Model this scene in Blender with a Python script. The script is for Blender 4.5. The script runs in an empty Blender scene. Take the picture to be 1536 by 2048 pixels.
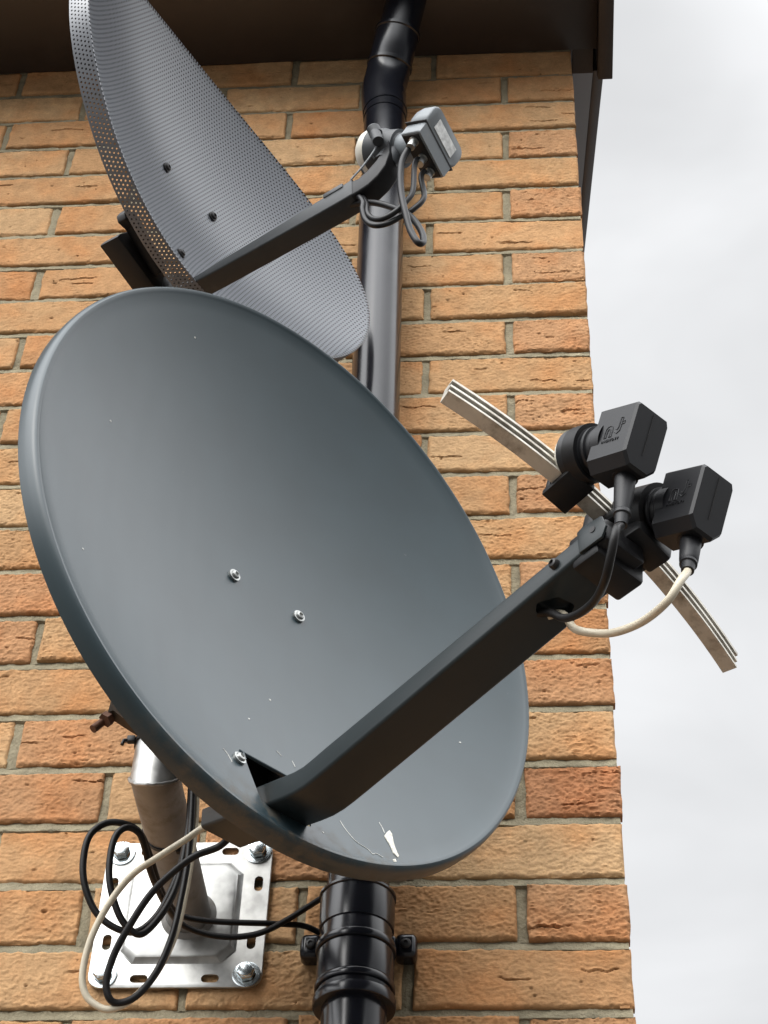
import bpy, bmesh, math, random
import numpy as np
from mathutils import Vector, Matrix

sc = bpy.context.scene
COL = sc.collection
R = math.radians

# ------------------------------------------------------------------ camera
cd = bpy.data.cameras.new('camera'); cam = bpy.data.objects.new('camera', cd); COL.objects.link(cam)
cam.matrix_world = Matrix([[0.997008, 0.02453, 0.073302, -0.0983], [0.069582, -0.69782, -0.712886, -1.6403], [0.033664, 0.715853, -0.697439, 1.5999], [0, 0, 0, 1]])
cd.sensor_fit = 'VERTICAL'; cd.sensor_height = 24.0; cd.lens = 3722.333 / 2048 * 24
cd.clip_start = 0.05; cd.clip_end = 500
sc.camera = cam

# ------------------------------------------------------------------ world, sun, exposure
SUN_DIR = Vector((-0.36, -0.74, 0.58)).normalized()          # towards the bright part of the overcast sky
SUN_EL = math.asin(SUN_DIR.z); SUN_AZ = math.atan2(SUN_DIR.x, SUN_DIR.y)
SKY_BASE, SKY_SUN, SKY_TOP = 9.1, 47.0, 22.0
world = bpy.data.worlds.new('World'); sc.world = world; world.use_nodes = True
nt = world.node_tree; nt.nodes.clear()
def WN(t, **kw):
    n = nt.nodes.new(t)
    for k, v in kw.items(): setattr(n, k, v)
    return n
w_out = WN('ShaderNodeOutputWorld'); w_bg = WN('ShaderNodeBackground'); w_bg.inputs['Strength'].default_value = 0.1
w_sky = WN('ShaderNodeTexSky', sky_type='NISHITA', sun_disc=False, sun_elevation=SUN_EL, sun_rotation=SUN_AZ)
w_tc = WN('ShaderNodeTexCoord')
w_map = WN('ShaderNodeMapping'); w_map.inputs['Scale'].default_value = (1.0, 1.0, 1.8)
w_no = WN('ShaderNodeTexNoise'); w_no.inputs['Scale'].default_value = 5.0; w_no.inputs['Detail'].default_value = 4.0; w_no.inputs['Roughness'].default_value = 0.5; w_no.inputs['Distortion'].default_value = 0.3
w_cl = WN('ShaderNodeMapRange'); w_cl.inputs['From Min'].default_value = 0.3; w_cl.inputs['From Max'].default_value = 0.7; w_cl.inputs['To Min'].default_value = 0.85; w_cl.inputs['To Max'].default_value = 1.08
def lobe(direction, lo, hi, amount):
    d = WN('ShaderNodeVectorMath', operation='DOT_PRODUCT'); d.inputs[1].default_value = Vector(direction).normalized()
    r = WN('ShaderNodeMapRange', interpolation_type='SMOOTHSTEP')
    for k, v in (('From Min', lo), ('From Max', hi), ('To Min', 0.0), ('To Max', amount)): r.inputs[k].default_value = v
    nt.links.new(w_tc.outputs['Generated'], d.inputs[0]); nt.links.new(d.outputs['Value'], r.inputs['Value']); return r.outputs['Result']
def wmath(op, a, b):
    m_ = WN('ShaderNodeMath', operation=op)
    for k, v in ((0, a), (1, b)):
        if isinstance(v, (int, float)): m_.inputs[k].default_value = v
        else: nt.links.new(v, m_.inputs[k])
    return m_.outputs[0]
# thick cloud over the sun: a bright quarter behind the viewer, a second thin patch overhead to the right, dull down at the horizon
w_sum = wmath('ADD', wmath('ADD', SKY_BASE, lobe(SUN_DIR, 0.40, 0.98, SKY_SUN)), lobe((0.5, 0.05, 0.86), 0.79, 0.99, SKY_TOP))
w_sum = wmath('MULTIPLY', w_sum, w_cl.outputs['Result'])
w_sep = WN('ShaderNodeSeparateXYZ'); w_hz = WN('ShaderNodeMapRange', interpolation_type='SMOOTHSTEP')
for k, v in (('From Min', 0.0), ('From Max', 0.40), ('To Min', 0.10), ('To Max', 1.0)): w_hz.inputs[k].default_value = v
w_tint = WN('ShaderNodeVectorMath', operation='SCALE'); w_tint.inputs[0].default_value = (0.975, 0.985, 1.0)
w_mix = WN('ShaderNodeMixRGB'); w_mix.inputs['Fac'].default_value = 0.95
L = nt.links.new
L(w_tc.outputs['Generated'], w_map.inputs['Vector']); L(w_map.outputs['Vector'], w_no.inputs['Vector']); L(w_no.outputs['Fac'], w_cl.inputs['Value'])
L(w_tc.outputs['Generated'], w_sep.inputs[0]); L(w_sep.outputs['Z'], w_hz.inputs['Value'])
w_sum = wmath('MULTIPLY', w_sum, w_hz.outputs['Result'])
L(w_sum, w_tint.inputs['Scale']); L(w_sky.outputs['Color'], w_mix.inputs['Color1']); L(w_tint.outputs[0], w_mix.inputs['Color2'])
L(w_mix.outputs['Color'], w_bg.inputs['Color']); L(w_bg.outputs[0], w_out.inputs['Surface'])

sd = bpy.data.lights.new('sun', 'SUN'); sd.energy = 0.9; sd.angle = R(28); sd.color = (1.0, 0.96, 0.9)
sun = bpy.data.objects.new('sun', sd); COL.objects.link(sun)
sun.rotation_euler = (-SUN_DIR).to_track_quat('-Z', 'Y').to_euler(); sun.location = (0, -4, 8)
sc.view_settings.view_transform = 'Standard'; sc.view_settings.look = 'None'
sc.view_settings.exposure = 0.0; sc.view_settings.gamma = 1.0

# ------------------------------------------------------------------ materials
def material(name, base, rough=0.5, metal=0.0, spec=0.5, var=0.0, vscale=30.0, bump=0.0, bscale=200.0, bdist=0.001, rvar=0.0, coat=0.0, dirt=None, dscale=12.0, dlo=0.55, dhi=0.7):
    m = bpy.data.materials.new(name); m.use_nodes = True
    t = m.node_tree; b = t.nodes['Principled BSDF']
    b.inputs['Base Color'].default_value = (*base, 1); b.inputs['Roughness'].default_value = rough
    b.inputs['Metallic'].default_value = metal; b.inputs['Specular IOR Level'].default_value = spec
    if coat: b.inputs['Coat Weight'].default_value = coat; b.inputs['Coat Roughness'].default_value = 0.08
    tc = t.nodes.new('ShaderNodeTexCoord')
    col = None
    if var or rvar:
        n = t.nodes.new('ShaderNodeTexNoise'); n.inputs['Scale'].default_value = vscale; n.inputs['Detail'].default_value = 5
        t.links.new(tc.outputs['Object'], n.inputs['Vector'])
        if var:
            mr = t.nodes.new('ShaderNodeMapRange'); mr.inputs['From Min'].default_value = .3; mr.inputs['From Max'].default_value = .7
            mr.inputs['To Min'].default_value = 1 - var; mr.inputs['To Max'].default_value = 1 + var
            sc_ = t.nodes.new('ShaderNodeVectorMath'); sc_.operation = 'SCALE'; sc_.inputs[0].default_value = base
            t.links.new(n.outputs['Fac'], mr.inputs['Value']); t.links.new(mr.outputs[0], sc_.inputs['Scale'])
            col = sc_.outputs[0]
        if rvar:
            mr = t.nodes.new('ShaderNodeMapRange'); mr.inputs['From Min'].default_value = .3; mr.inputs['From Max'].default_value = .7
            mr.inputs['To Min'].default_value = rough - rvar; mr.inputs['To Max'].default_value = rough + rvar
            t.links.new(n.outputs['Fac'], mr.inputs['Value']); t.links.new(mr.outputs[0], b.inputs['Roughness'])
    if dirt:
        n = t.nodes.new('ShaderNodeTexNoise'); n.inputs['Scale'].default_value = dscale; n.inputs['Detail'].default_value = 9; n.inputs['Roughness'].default_value = .7
        t.links.new(tc.outputs['Object'], n.inputs['Vector'])
        mr = t.nodes.new('ShaderNodeMapRange'); mr.inputs['From Min'].default_value = dlo; mr.inputs['From Max'].default_value = dhi
        t.links.new(n.outputs['Fac'], mr.inputs['Value'])
        mx = t.nodes.new('ShaderNodeMixRGB'); mx.inputs['Color2'].default_value = (*dirt, 1); mx.inputs['Color1'].default_value = (*base, 1)
        if col: t.links.new(col, mx.inputs['Color1'])
        t.links.new(mr.outputs[0], mx.inputs['Fac']); col = mx.outputs[0]
    if col: t.links.new(col, b.inputs['Base Color'])
    if bump:
        n = t.nodes.new('ShaderNodeTexNoise'); n.inputs['Scale'].default_value = bscale; n.inputs['Detail'].default_value = 4
        t.links.new(tc.outputs['Object'], n.inputs['Vector'])
        bp = t.nodes.new('ShaderNodeBump'); bp.inputs['Strength'].default_value = bump; bp.inputs['Distance'].default_value = bdist
        t.links.new(n.outputs['Fac'], bp.inputs['Height']); t.links.new(bp.outputs[0], b.inputs['Normal'])
    return m

M = {}
M['dish'] = material('satin_grey_paint', (0.022, 0.039, 0.047), 0.33, spec=.62, var=.09, vscale=18, rvar=.03, bump=.04, bscale=900, bdist=.0004, dirt=(0.23, 0.24, 0.23), dscale=60, dlo=.70, dhi=.80)
M['arm'] = material('dark_grey_arm_paint', (0.017, 0.023, 0.025), 0.40, spec=.35, var=.12, vscale=14, bump=.05, bscale=700, bdist=.0004, dirt=(0.045, 0.042, 0.036), dscale=25, dlo=.62, dhi=.80)
M['black'] = material('black_plastic', (0.008, 0.008, 0.009), 0.45, spec=.3, var=.2, vscale=40, bump=.08, bscale=900, bdist=.0003, dirt=(0.03, 0.028, 0.025), dscale=45, dlo=.58, dhi=.8)
M['lnb'] = material('charcoal_lnb_rubber', (0.011, 0.0115, 0.0135), 0.46, spec=.4, var=.15, vscale=30, bump=.10, bscale=1200, bdist=.0003, dirt=(0.028, 0.027, 0.026), dscale=50, dlo=.6, dhi=.82)
M['bracket'] = material('black_bracket_steel', (0.010, 0.009, 0.009), 0.55, bump=.05, bscale=600)
M['pipe'] = material('gloss_black_upvc', (0.006, 0.007, 0.011), 0.22, spec=.5, var=.2, vscale=20, rvar=.04, dirt=(0.03, 0.03, 0.032), dscale=30, dlo=.60, dhi=.9)
M['cable_black'] = material('black_coax_sheath', (0.007, 0.0065, 0.0065), 0.45, spec=.3, var=.2, vscale=60, bump=.05, bscale=500)
M['cable_white'] = material('aged_white_coax_sheath', (0.58, 0.52, 0.40), 0.45, var=.10, vscale=40, dirt=(0.30, 0.25, 0.17), dscale=30, dlo=.55, dhi=.8)
M['grey_cable'] = material('weathered_black_coax_sheath', (0.010, 0.010, 0.011), 0.42, spec=.35, var=.15, vscale=60)
M['galv'] = material('galvanised_steel', (0.42, 0.42, 0.405), 0.44, metal=1.0, var=.20, vscale=70, rvar=.08, bump=.10, bscale=120, bdist=.0008)
M['galv_dull'] = material('dull_galvanised_tube', (0.26, 0.255, 0.245), 0.50, metal=.35, var=.20, vscale=35, rvar=.08, bump=.08, bscale=150, bdist=.0006, dirt=(0.13, 0.11, 0.08), dscale=22, dlo=.50, dhi=.72)
M['bolt'] = material('zinc_bolt', (0.60, 0.66, 0.68), 0.25, metal=1.0, var=.1, vscale=90)
M['screw'] = material('weathered_screw_steel', (0.42, 0.43, 0.42), 0.38, metal=.9, var=.2, vscale=200)
M['screw_dark'] = material('blackened_screw', (0.014, 0.013, 0.013), 0.45)
M['rust'] = material('rusty_steel', (0.085, 0.032, 0.014), 0.75, var=.4, vscale=90, bump=.3, bscale=400)
M['alu'] = material('weathered_aluminium', (0.60, 0.57, 0.50), 0.45, metal=.35, var=.12, vscale=60, rvar=.06, bump=.05, bscale=300, dirt=(0.20, 0.17, 0.13), dscale=40, dlo=.50, dhi=.74)
M['groove'] = material('dark_rail_groove', (0.055, 0.047, 0.046), 0.8, var=.2, vscale=80)
M['cap_white'] = material('white_lnb_cap', (0.74, 0.71, 0.62), 0.42, var=.06, vscale=40, dirt=(0.45, 0.41, 0.32), dscale=30, dlo=.55, dhi=.8)
M['lnb_grey'] = material('grey_lnb_plastic', (0.205, 0.225, 0.240), 0.46, var=.06, vscale=30, bump=.06, bscale=1300, bdist=.0003, dirt=(0.25, 0.25, 0.24), dscale=50, dlo=.58, dhi=.8)
M['lnb_dark'] = material('dark_grey_lnb_plastic', (0.040, 0.044, 0.048), 0.5, var=.08, vscale=30, bump=.06, bscale=1300, bdist=.0003)
M['brown'] = material('brown_upvc_board', (0.042, 0.031, 0.025), 0.42, var=.14, vscale=5, dirt=(0.055, 0.046, 0.038), dscale=9, dlo=.52, dhi=.8, bump=.03, bscale=60)
M['gutter'] = M['pipe']
M['tile'] = material('dark_roof_tile', (0.05, 0.035, 0.028), 0.8, var=.3, vscale=6, bump=.3, bscale=30)
M['pave'] = material('grey_paving', (0.075, 0.068, 0.060), 0.85, var=.25, vscale=3, bump=.2, bscale=60, dirt=(0.05, 0.045, 0.04), dscale=1.5)
M['poo'] = material('dried_bird_dropping', (0.66, 0.64, 0.57), 0.7, dirt=(.35,.34,.30), dscale=300, dlo=.5, dhi=.65, var=.1, vscale=200)
M['scratch'] = material('bare_scratched_metal', (0.50, 0.50, 0.47), 0.5)

def grime_on_rim(m):
    """dirt and algae caught along the bottom rim of the dish, faint dried rain marks above"""
    t = m.node_tree; b = t.nodes['Principled BSDF']; N = t.nodes.new; K = t.links.new
    tc = N('ShaderNodeTexCoord'); sp = N('ShaderNodeSeparateXYZ'); K(tc.outputs['Object'], sp.inputs[0])
    n = N('ShaderNodeTexNoise'); n.inputs['Scale'].default_value = 55; n.inputs['Detail'].default_value = 9; n.inputs['Roughness'].default_value = .72; K(tc.outputs['Object'], n.inputs['Vector'])
    a = N('ShaderNodeMapRange'); a.inputs['From Min'].default_value = -.262; a.inputs['From Max'].default_value = -.318; K(sp.outputs['Y'], a.inputs['Value'])
    c = N('ShaderNodeMapRange'); c.inputs['From Min'].default_value = .47; c.inputs['From Max'].default_value = .62; K(n.outputs['Fac'], c.inputs['Value'])
    mu = N('ShaderNodeMath'); mu.operation = 'MULTIPLY'; K(a.outputs[0], mu.inputs[0]); K(c.outputs[0], mu.inputs[1])
    mx = N('ShaderNodeMixRGB'); mx.inputs['Color2'].default_value = (.085, .072, .054, 1)
    old = b.inputs['Base Color'].links[0].from_socket; K(old, mx.inputs['Color1']); K(mu.outputs[0], mx.inputs['Fac']); K(mx.outputs[0], b.inputs['Base Color'])
    mp = N('ShaderNodeMapping'); mp.inputs['Scale'].default_value = (38, 5, 5); K(tc.outputs['Object'], mp.inputs['Vector'])
    n2 = N('ShaderNodeTexNoise'); n2.inputs['Scale'].default_value = 1.0; n2.inputs['Detail'].default_value = 6; n2.inputs['Roughness'].default_value = .65; K(mp.outputs[0], n2.inputs['Vector'])
    r = N('ShaderNodeMapRange'); r.inputs['From Min'].default_value = .3; r.inputs['From Max'].default_value = .7; r.inputs['To Min'].default_value = .325; r.inputs['To Max'].default_value = .35; K(n2.outputs['Fac'], r.inputs['Value'])
    ad = N('ShaderNodeMath'); ad.operation = 'MULTIPLY_ADD'; ad.inputs[1].default_value = .3; K(mu.outputs[0], ad.inputs[0]); K(r.outputs[0], ad.inputs[2]); K(ad.outputs[0], b.inputs['Roughness'])
grime_on_rim(M['dish'])

def brick_material():
    m = bpy.data.materials.new('buff_facing_brick'); m.use_nodes = True
    t = m.node_tree; b = t.nodes['Principled BSDF']; N = t.nodes.new; K = t.links.new
    b.inputs['Roughness'].default_value = 0.9; b.inputs['Specular IOR Level'].default_value = 0.2
    a = N('ShaderNodeAttribute'); a.attribute_name = 'brick_colour'
    tc = N('ShaderNodeTexCoord')
    n1 = N('ShaderNodeTexNoise'); n1.inputs['Scale'].default_value = 55; n1.inputs['Detail'].default_value = 6; n1.inputs['Roughness'].default_value = .65
    n2 = N('ShaderNodeTexNoise'); n2.inputs['Scale'].default_value = 14; n2.inputs['Detail'].default_value = 3
    n3 = N('ShaderNodeTexNoise'); n3.inputs['Scale'].default_value = 420; n3.inputs['Detail'].default_value = 3
    for n in (n1, n2, n3): K(tc.outputs['Object'], n.inputs['Vector'])
    def mr(src, a0, a1, b0, b1):
        q = N('ShaderNodeMapRange'); q.inputs['From Min'].default_value = a0; q.inputs['From Max'].default_value = a1
        q.inputs['To Min'].default_value = b0; q.inputs['To Max'].default_value = b1; K(src, q.inputs['Value']); return q.outputs[0]
    s1 = mr(n1.outputs['Fac'], .3, .7, .80, 1.17); s3 = mr(n3.outputs['Fac'], .25, .75, .86, 1.12)
    mu = N('ShaderNodeMath'); mu.operation = 'MULTIPLY'; K(s1, mu.inputs[0]); K(s3, mu.inputs[1])
    v = N('ShaderNodeVectorMath'); v.operation = 'SCALE'; K(a.outputs['Color'], v.inputs[0]); K(mu.outputs[0], v.inputs['Scale'])
    mx = N('ShaderNodeMixRGB'); mx.blend_type = 'MULTIPLY'; mx.inputs['Color2'].default_value = (1.08, 0.86, 0.70, 1)
    K(v.outputs[0], mx.inputs['Color1']); K(mr(n2.outputs['Fac'], .45, .7, 0, .8), mx.inputs['Fac'])
    K(mx.outputs[0], b.inputs['Base Color'])
    bp = N('ShaderNodeBump'); bp.inputs['Strength'].default_value = .55; bp.inputs['Distance'].default_value = .0012
    n4 = N('ShaderNodeTexNoise'); n4.inputs['Scale'].default_value = 420; n4.inputs['Detail'].default_value = 5; n4.inputs['Roughness'].default_value = .6
    mp = N('ShaderNodeMapping'); mp.inputs['Scale'].default_value = (.6, 1, 1.3); K(tc.outputs['Object'], mp.inputs['Vector']); K(mp.outputs[0], n4.inputs['Vector'])
    K(n4.outputs['Fac'], bp.inputs['Height']); K(bp.outputs[0], b.inputs['Normal'])
    return m
M['brick'] = brick_material()
M['mortar'] = material('grey_sand_mortar', (0.25, 0.218, 0.148), 0.95, spec=.15, var=.24, vscale=28, bump=.9, bscale=330, bdist=.0022, dirt=(0.125, 0.11, 0.078), dscale=35, dlo=.54, dhi=.75)

def perforated_material():
    m = bpy.data.materials.new('perforated_dark_steel'); m.use_nodes = True
    t = m.node_tree; b = t.nodes['Principled BSDF']; N = t.nodes.new; K = t.links.new
    b.inputs['Base Color'].default_value = (0.150, 0.163, 0.185, 1); b.inputs['Roughness'].default_value = .32; b.inputs['Specular IOR Level'].default_value = 1.0
    uv = N('ShaderNodeUVMap'); uv.uv_map = 'sheet'
    p, q = PITCH, ROW * 2
    def grid(off):
        mp = N('ShaderNodeMapping'); mp.inputs['Scale'].default_value = (1 / p, 1 / q, 1); mp.inputs['Location'].default_value = (off, off, 0)
        K(uv.outputs[0], mp.inputs['Vector'])
        fr = N('ShaderNodeVectorMath'); fr.operation = 'FRACTION'; K(mp.outputs[0], fr.inputs[0])
        sb = N('ShaderNodeVectorMath'); sb.operation = 'SUBTRACT'; sb.inputs[1].default_value = (.5, .5, 0); K(fr.outputs[0], sb.inputs[0])
        ml = N('ShaderNodeVectorMath'); ml.operation = 'MULTIPLY'; ml.inputs[1].default_value = (p, q, 0); K(sb.outputs[0], ml.inputs[0])
        ln = N('ShaderNodeVectorMath'); ln.operation = 'LENGTH'; K(ml.outputs[0], ln.inputs[0]); return ln.outputs['Value']
    mn = N('ShaderNodeMath'); mn.operation = 'MINIMUM'; K(grid(0.0), mn.inputs[0]); K(grid(0.5), mn.inputs[1])
    lt = N('ShaderNodeMath'); lt.operation = 'LESS_THAN'; lt.inputs[1].default_value = HOLE_R; K(mn.outputs[0], lt.inputs[0])
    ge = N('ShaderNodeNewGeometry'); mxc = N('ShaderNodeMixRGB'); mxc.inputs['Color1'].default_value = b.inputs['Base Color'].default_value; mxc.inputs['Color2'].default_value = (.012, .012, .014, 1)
    K(ge.outputs['Backfacing'], mxc.inputs['Fac']); K(mxc.outputs[0], b.inputs['Base Color'])          # shade inside the punched holes, put into the back-facing colour
    tr = N('ShaderNodeBsdfTransparent'); ms = N('ShaderNodeMixShader')
    K(lt.outputs[0], ms.inputs['Fac']); K(b.outputs[0], ms.inputs[1]); K(tr.outputs[0], ms.inputs[2])
    K(ms.outputs[0], t.nodes['Material Output'].inputs['Surface'])
    return m
PITCH, ROW, HOLE_R = 0.0052, 0.0045, 0.00112
M['perf'] = perforated_material()

# ------------------------------------------------------------------ helpers
def tag(o, label=None, cat=None, group=None, kind=None):
    if label: o['label'] = label
    if cat: o['category'] = cat
    if group: o['group'] = group
    if kind: o['kind'] = kind
    return o

def empty(name, mw=None):
    o = bpy.data.objects.new(name, None); o.empty_display_size = .1; COL.objects.link(o)
    if mw is not None: o.matrix_world = mw
    return o

class MB:
    """collects shapes and links them as ONE mesh object"""
    def __init__(s): s.bm = bmesh.new()
    def poly(s, verts, faces):
        vs = [s.bm.verts.new(v) for v in verts]
        for f in faces:
            try: s.bm.faces.new([vs[i] for i in f])
            except ValueError: pass
        return vs
    def box(s, c, size, rot=None, bev=0.0, seg=2):
        b = bmesh.new(); bmesh.ops.create_cube(b, size=1)
        for v in b.verts: v.co = Vector((v.co.x * size[0], v.co.y * size[1], v.co.z * size[2]))
        if bev: bmesh.ops.bevel(b, geom=list(b.edges), offset=bev, segments=seg, affect='EDGES', profile=.5)
        s.merge(b, c, rot); return s
    def merge(s, b, c=(0, 0, 0), rot=None):
        mt = Matrix.Translation(c) @ (rot.to_4x4() if rot is not None else Matrix())
        b.transform(mt); me = bpy.data.meshes.new('tmp'); b.to_mesh(me); b.free(); s.bm.from_mesh(me); bpy.data.meshes.remove(me)
    def prism(s, pts, frame, t0, t1, bev=0.0, seg=2):
        """2-D polygon (x,y) extruded along the frame's third axis from t0 to t1; frame = (origin, ex, ey, ez)"""
        o, ex, ey, ez = [Vector(q) for q in frame]
        b = bmesh.new(); n = len(pts)
        A = [b.verts.new(o + ex * x + ey * y + ez * t0) for x, y in pts]; B = [b.verts.new(o + ex * x + ey * y + ez * t1) for x, y in pts]
        b.faces.new(A[::-1]); b.faces.new(B)
        for i in range(n): b.faces.new([A[i], A[(i + 1) % n], B[(i + 1) % n], B[i]])
        bmesh.ops.recalc_face_normals(b, faces=b.faces)
        if bev: bmesh.ops.bevel(b, geom=list(b.edges), offset=bev, segments=seg, affect='EDGES', profile=.5)
        s.merge(b); return s
    def tube(s, pts, r, seg=14, caps=True):
        pts = [Vector(p) for p in pts]; n = len(pts)
        rad = r if isinstance(r, (list, tuple)) else [r] * n
        up = None; rings = []
        for i, p in enumerate(pts):
            t = (pts[min(i + 1, n - 1)] - pts[max(i - 1, 0)]).normalized()
            if up is None:
                up = t.orthogonal().normalized()
            else:
                up = (up - t * up.dot(t)).normalized()
            sd_ = t.cross(up)
            rings.append([s.bm.verts.new(p + (up * math.cos(a) + sd_ * math.sin(a)) * rad[i]) for a in [2 * math.pi * k / seg for k in range(seg)]])
        for i in range(n - 1):
            for k in range(seg):
                s.bm.faces.new([rings[i][k], rings[i][(k + 1) % seg], rings[i + 1][(k + 1) % seg], rings[i + 1][k]])
        if caps: s.bm.faces.new(rings[0][::-1]); s.bm.faces.new(rings[-1])
        return s
    def lathe(s, o, ax, prof, seg=32):
        """profile [(distance along axis, radius)]"""
        ax = Vector(ax).normalized(); o = Vector(o); u = ax.orthogonal().normalized(); w = ax.cross(u); rings = []
        for d, r in prof:
            if r < 1e-6: rings.append([s.bm.verts.new(o + ax * d)])
            else: rings.append([s.bm.verts.new(o + ax * d + (u * math.cos(a) + w * math.sin(a)) * r) for a in [2 * math.pi * k / seg for k in range(seg)]])
        for A, B in zip(rings, rings[1:]):
            for k in range(seg):
                k2 = (k + 1) % seg
                q = [A[k % len(A)], A[k2 % len(A)], B[k2 % len(B)], B[k % len(B)]]
                f = []
                for v in q:
                    if v not in f: f.append(v)
                if len(f) > 2: s.bm.faces.new(f)
        return s
    def loft(s, sections, caps=True):
        rings = [[s.bm.verts.new(p) for p in sec] for sec in sections]; k = len(rings[0])
        for A, B in zip(rings, rings[1:]):
            for i in range(k): s.bm.faces.new([A[i], A[(i + 1) % k], B[(i + 1) % k], B[i]])
        if caps: s.bm.faces.new(rings[0][::-1]); s.bm.faces.new(rings[-1])
        return s
    def build(s, name, mat, parent=None, sharp=35, cut=None):
        bmesh.ops.recalc_face_normals(s.bm, faces=s.bm.faces)
        me = bpy.data.meshes.new(name); s.bm.to_mesh(me); s.bm.free()
        me.materials.append(mat)
        if cut is not None: me = boolean(me, cut)
        me.polygons.foreach_set('use_smooth', [True] * len(me.polygons)); me.set_sharp_from_angle(angle=R(sharp)); me.update()
        o = bpy.data.objects.new(name, me); COL.objects.link(o)
        if parent is not None: o.parent = parent
        return o

def boolean(me, cutters):
    a = bpy.data.objects.new('tmp_a', me); COL.objects.link(a); tmp = [a]
    for c in cutters:
        bmesh.ops.recalc_face_normals(c.bm, faces=c.bm.faces)
        cm = bpy.data.meshes.new('tmp_c'); c.bm.to_mesh(cm); c.bm.free(); cm.materials.append(me.materials[0])
        co = bpy.data.objects.new('tmp_c', cm); COL.objects.link(co); tmp.append(co)
        md = a.modifiers.new('cut', 'BOOLEAN'); md.operation = 'DIFFERENCE'; md.object = co; md.solver = 'EXACT'
    bpy.context.view_layer.update()
    res = bpy.data.meshes.new_from_object(a.evaluated_get(bpy.context.evaluated_depsgraph_get()))
    for o in tmp: bpy.data.objects.remove(o)
    return res

def smooth_path(pts, sub=8):
    P = [Vector(p) for p in pts]; out = []
    for i in range(len(P) - 1):
        p0, p1, p2, p3 = P[max(i - 1, 0)], P[i], P[i + 1], P[min(i + 2, len(P) - 1)]
        for k in range(sub):
            t = k / sub
            out.append(.5 * ((2 * p1) + (p2 - p0) * t + (2 * p0 - 5 * p1 + 4 * p2 - p3) * t * t + (3 * p1 - p0 - 3 * p2 + p3) * t ** 3))
    out.append(P[-1]); return out

def rrect(w, h, r, n=4):
    pts = []
    for cx, cy, a0 in ((w / 2 - r, h / 2 - r, 0), (-w / 2 + r, h / 2 - r, 90), (-w / 2 + r, -h / 2 + r, 180), (w / 2 - r, -h / 2 + r, 270)):
        for k in range(n + 1):
            a = R(a0 + 90 * k / n); pts.append((cx + r * math.cos(a), cy + r * math.sin(a)))
    return pts

def screw_mesh(mb, p, ax, r=.006, hgt=.004, washer=0.0):
    if washer: mb.lathe(p, ax, [(-.002, washer), (.0015, washer), (.0017, r)], 20)
    mb.lathe(p, ax, [(-.003, r), (hgt * .4, r), (hgt * .85, r * .8), (hgt, r * .45), (hgt * .6, r * .40), (hgt * .55, 0)], 16)

def text_mesh(txt, size, frame, depth, name, mat, parent):
    cu = bpy.data.curves.new(name, 'FONT'); cu.body = txt; cu.size = size; cu.extrude = depth; cu.align_x = 'CENTER'; cu.align_y = 'CENTER'
    o = bpy.data.objects.new(name, cu); COL.objects.link(o); bpy.context.view_layer.update()
    me = bpy.data.meshes.new_from_object(o.evaluated_get(bpy.context.evaluated_depsgraph_get())); bpy.data.objects.remove(o)
    og, ex, ey, ez = [Vector(q) for q in frame]
    mt = Matrix((( ex.x, ey.x, ez.x, og.x), (ex.y, ey.y, ez.y, og.y), (ex.z, ey.z, ez.z, og.z), (0, 0, 0, 1)))
    me.transform(mt); me.materials.clear(); me.materials.append(mat)
    q = bpy.data.objects.new(name, me); COL.objects.link(q); q.parent = parent; return q

# ------------------------------------------------------------------ ground
ZO = 4.245                                             # height of the soffit line above the ground
g = MB(); g.poly([(-60, -60, 0), (60, -60, 0), (60, 60, 0), (-60, 60, 0)], [(0, 1, 2, 3)])
tag(g.build('ground', M['pave']), kind='structure')

# ------------------------------------------------------------------ brick house
rng = np.random.default_rng(11)
LAT = rng.random((8, 512, 512))
def vnoise(x, y, layer=0):
    xi = np.floor(x).astype(int); yi = np.floor(y).astype(int); fx = x - xi; fy = y - yi
    fx = fx * fx * (3 - 2 * fx); fy = fy * fy * (3 - 2 * fy); A = LAT[layer]
    g_ = lambda i, j: A[i % 512, j % 512]
    return (g_(xi, yi) * (1 - fx) + g_(xi + 1, yi) * fx) * (1 - fy) + (g_(xi, yi + 1) * (1 - fx) + g_(xi + 1, yi + 1) * fx) * fy

house = empty('brick_house', Matrix.Translation((0, 0, 0)))
tag(house, 'buff brick house corner with dark brown eaves boards', 'house')
VV, QQ, CC, MI = [], [], [], []; nv = 0
def push(v, q, c, mi=0):
    global nv
    VV.append(v); QQ.append(q + nv); CC.append(c); MI.append(np.full(len(q), mi, dtype=np.int32)); nv += len(v)
def grid_quads(nx, nz):
    i, j = np.meshgrid(np.arange(nx - 1), np.arange(nz - 1), indexing='ij'); a = (i * nz + j).ravel()
    return np.stack([a, a + nz, a + nz + 1, a + 1], 1)
PALETTE = [((.430, .256, .125), 5), ((.440, .268, .135), 5), ((.425, .246, .119), 5), ((.415, .234, .111), 4), ((.40, .217, .101), 2), ((.452, .288, .150), 3)]
PAL = [c for c, k in PALETTE for _ in range(k)]
RED = [(.415, .226, .112), (.41, .219, .108), (.40, .210, .103), (.42, .235, .118)]
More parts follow.
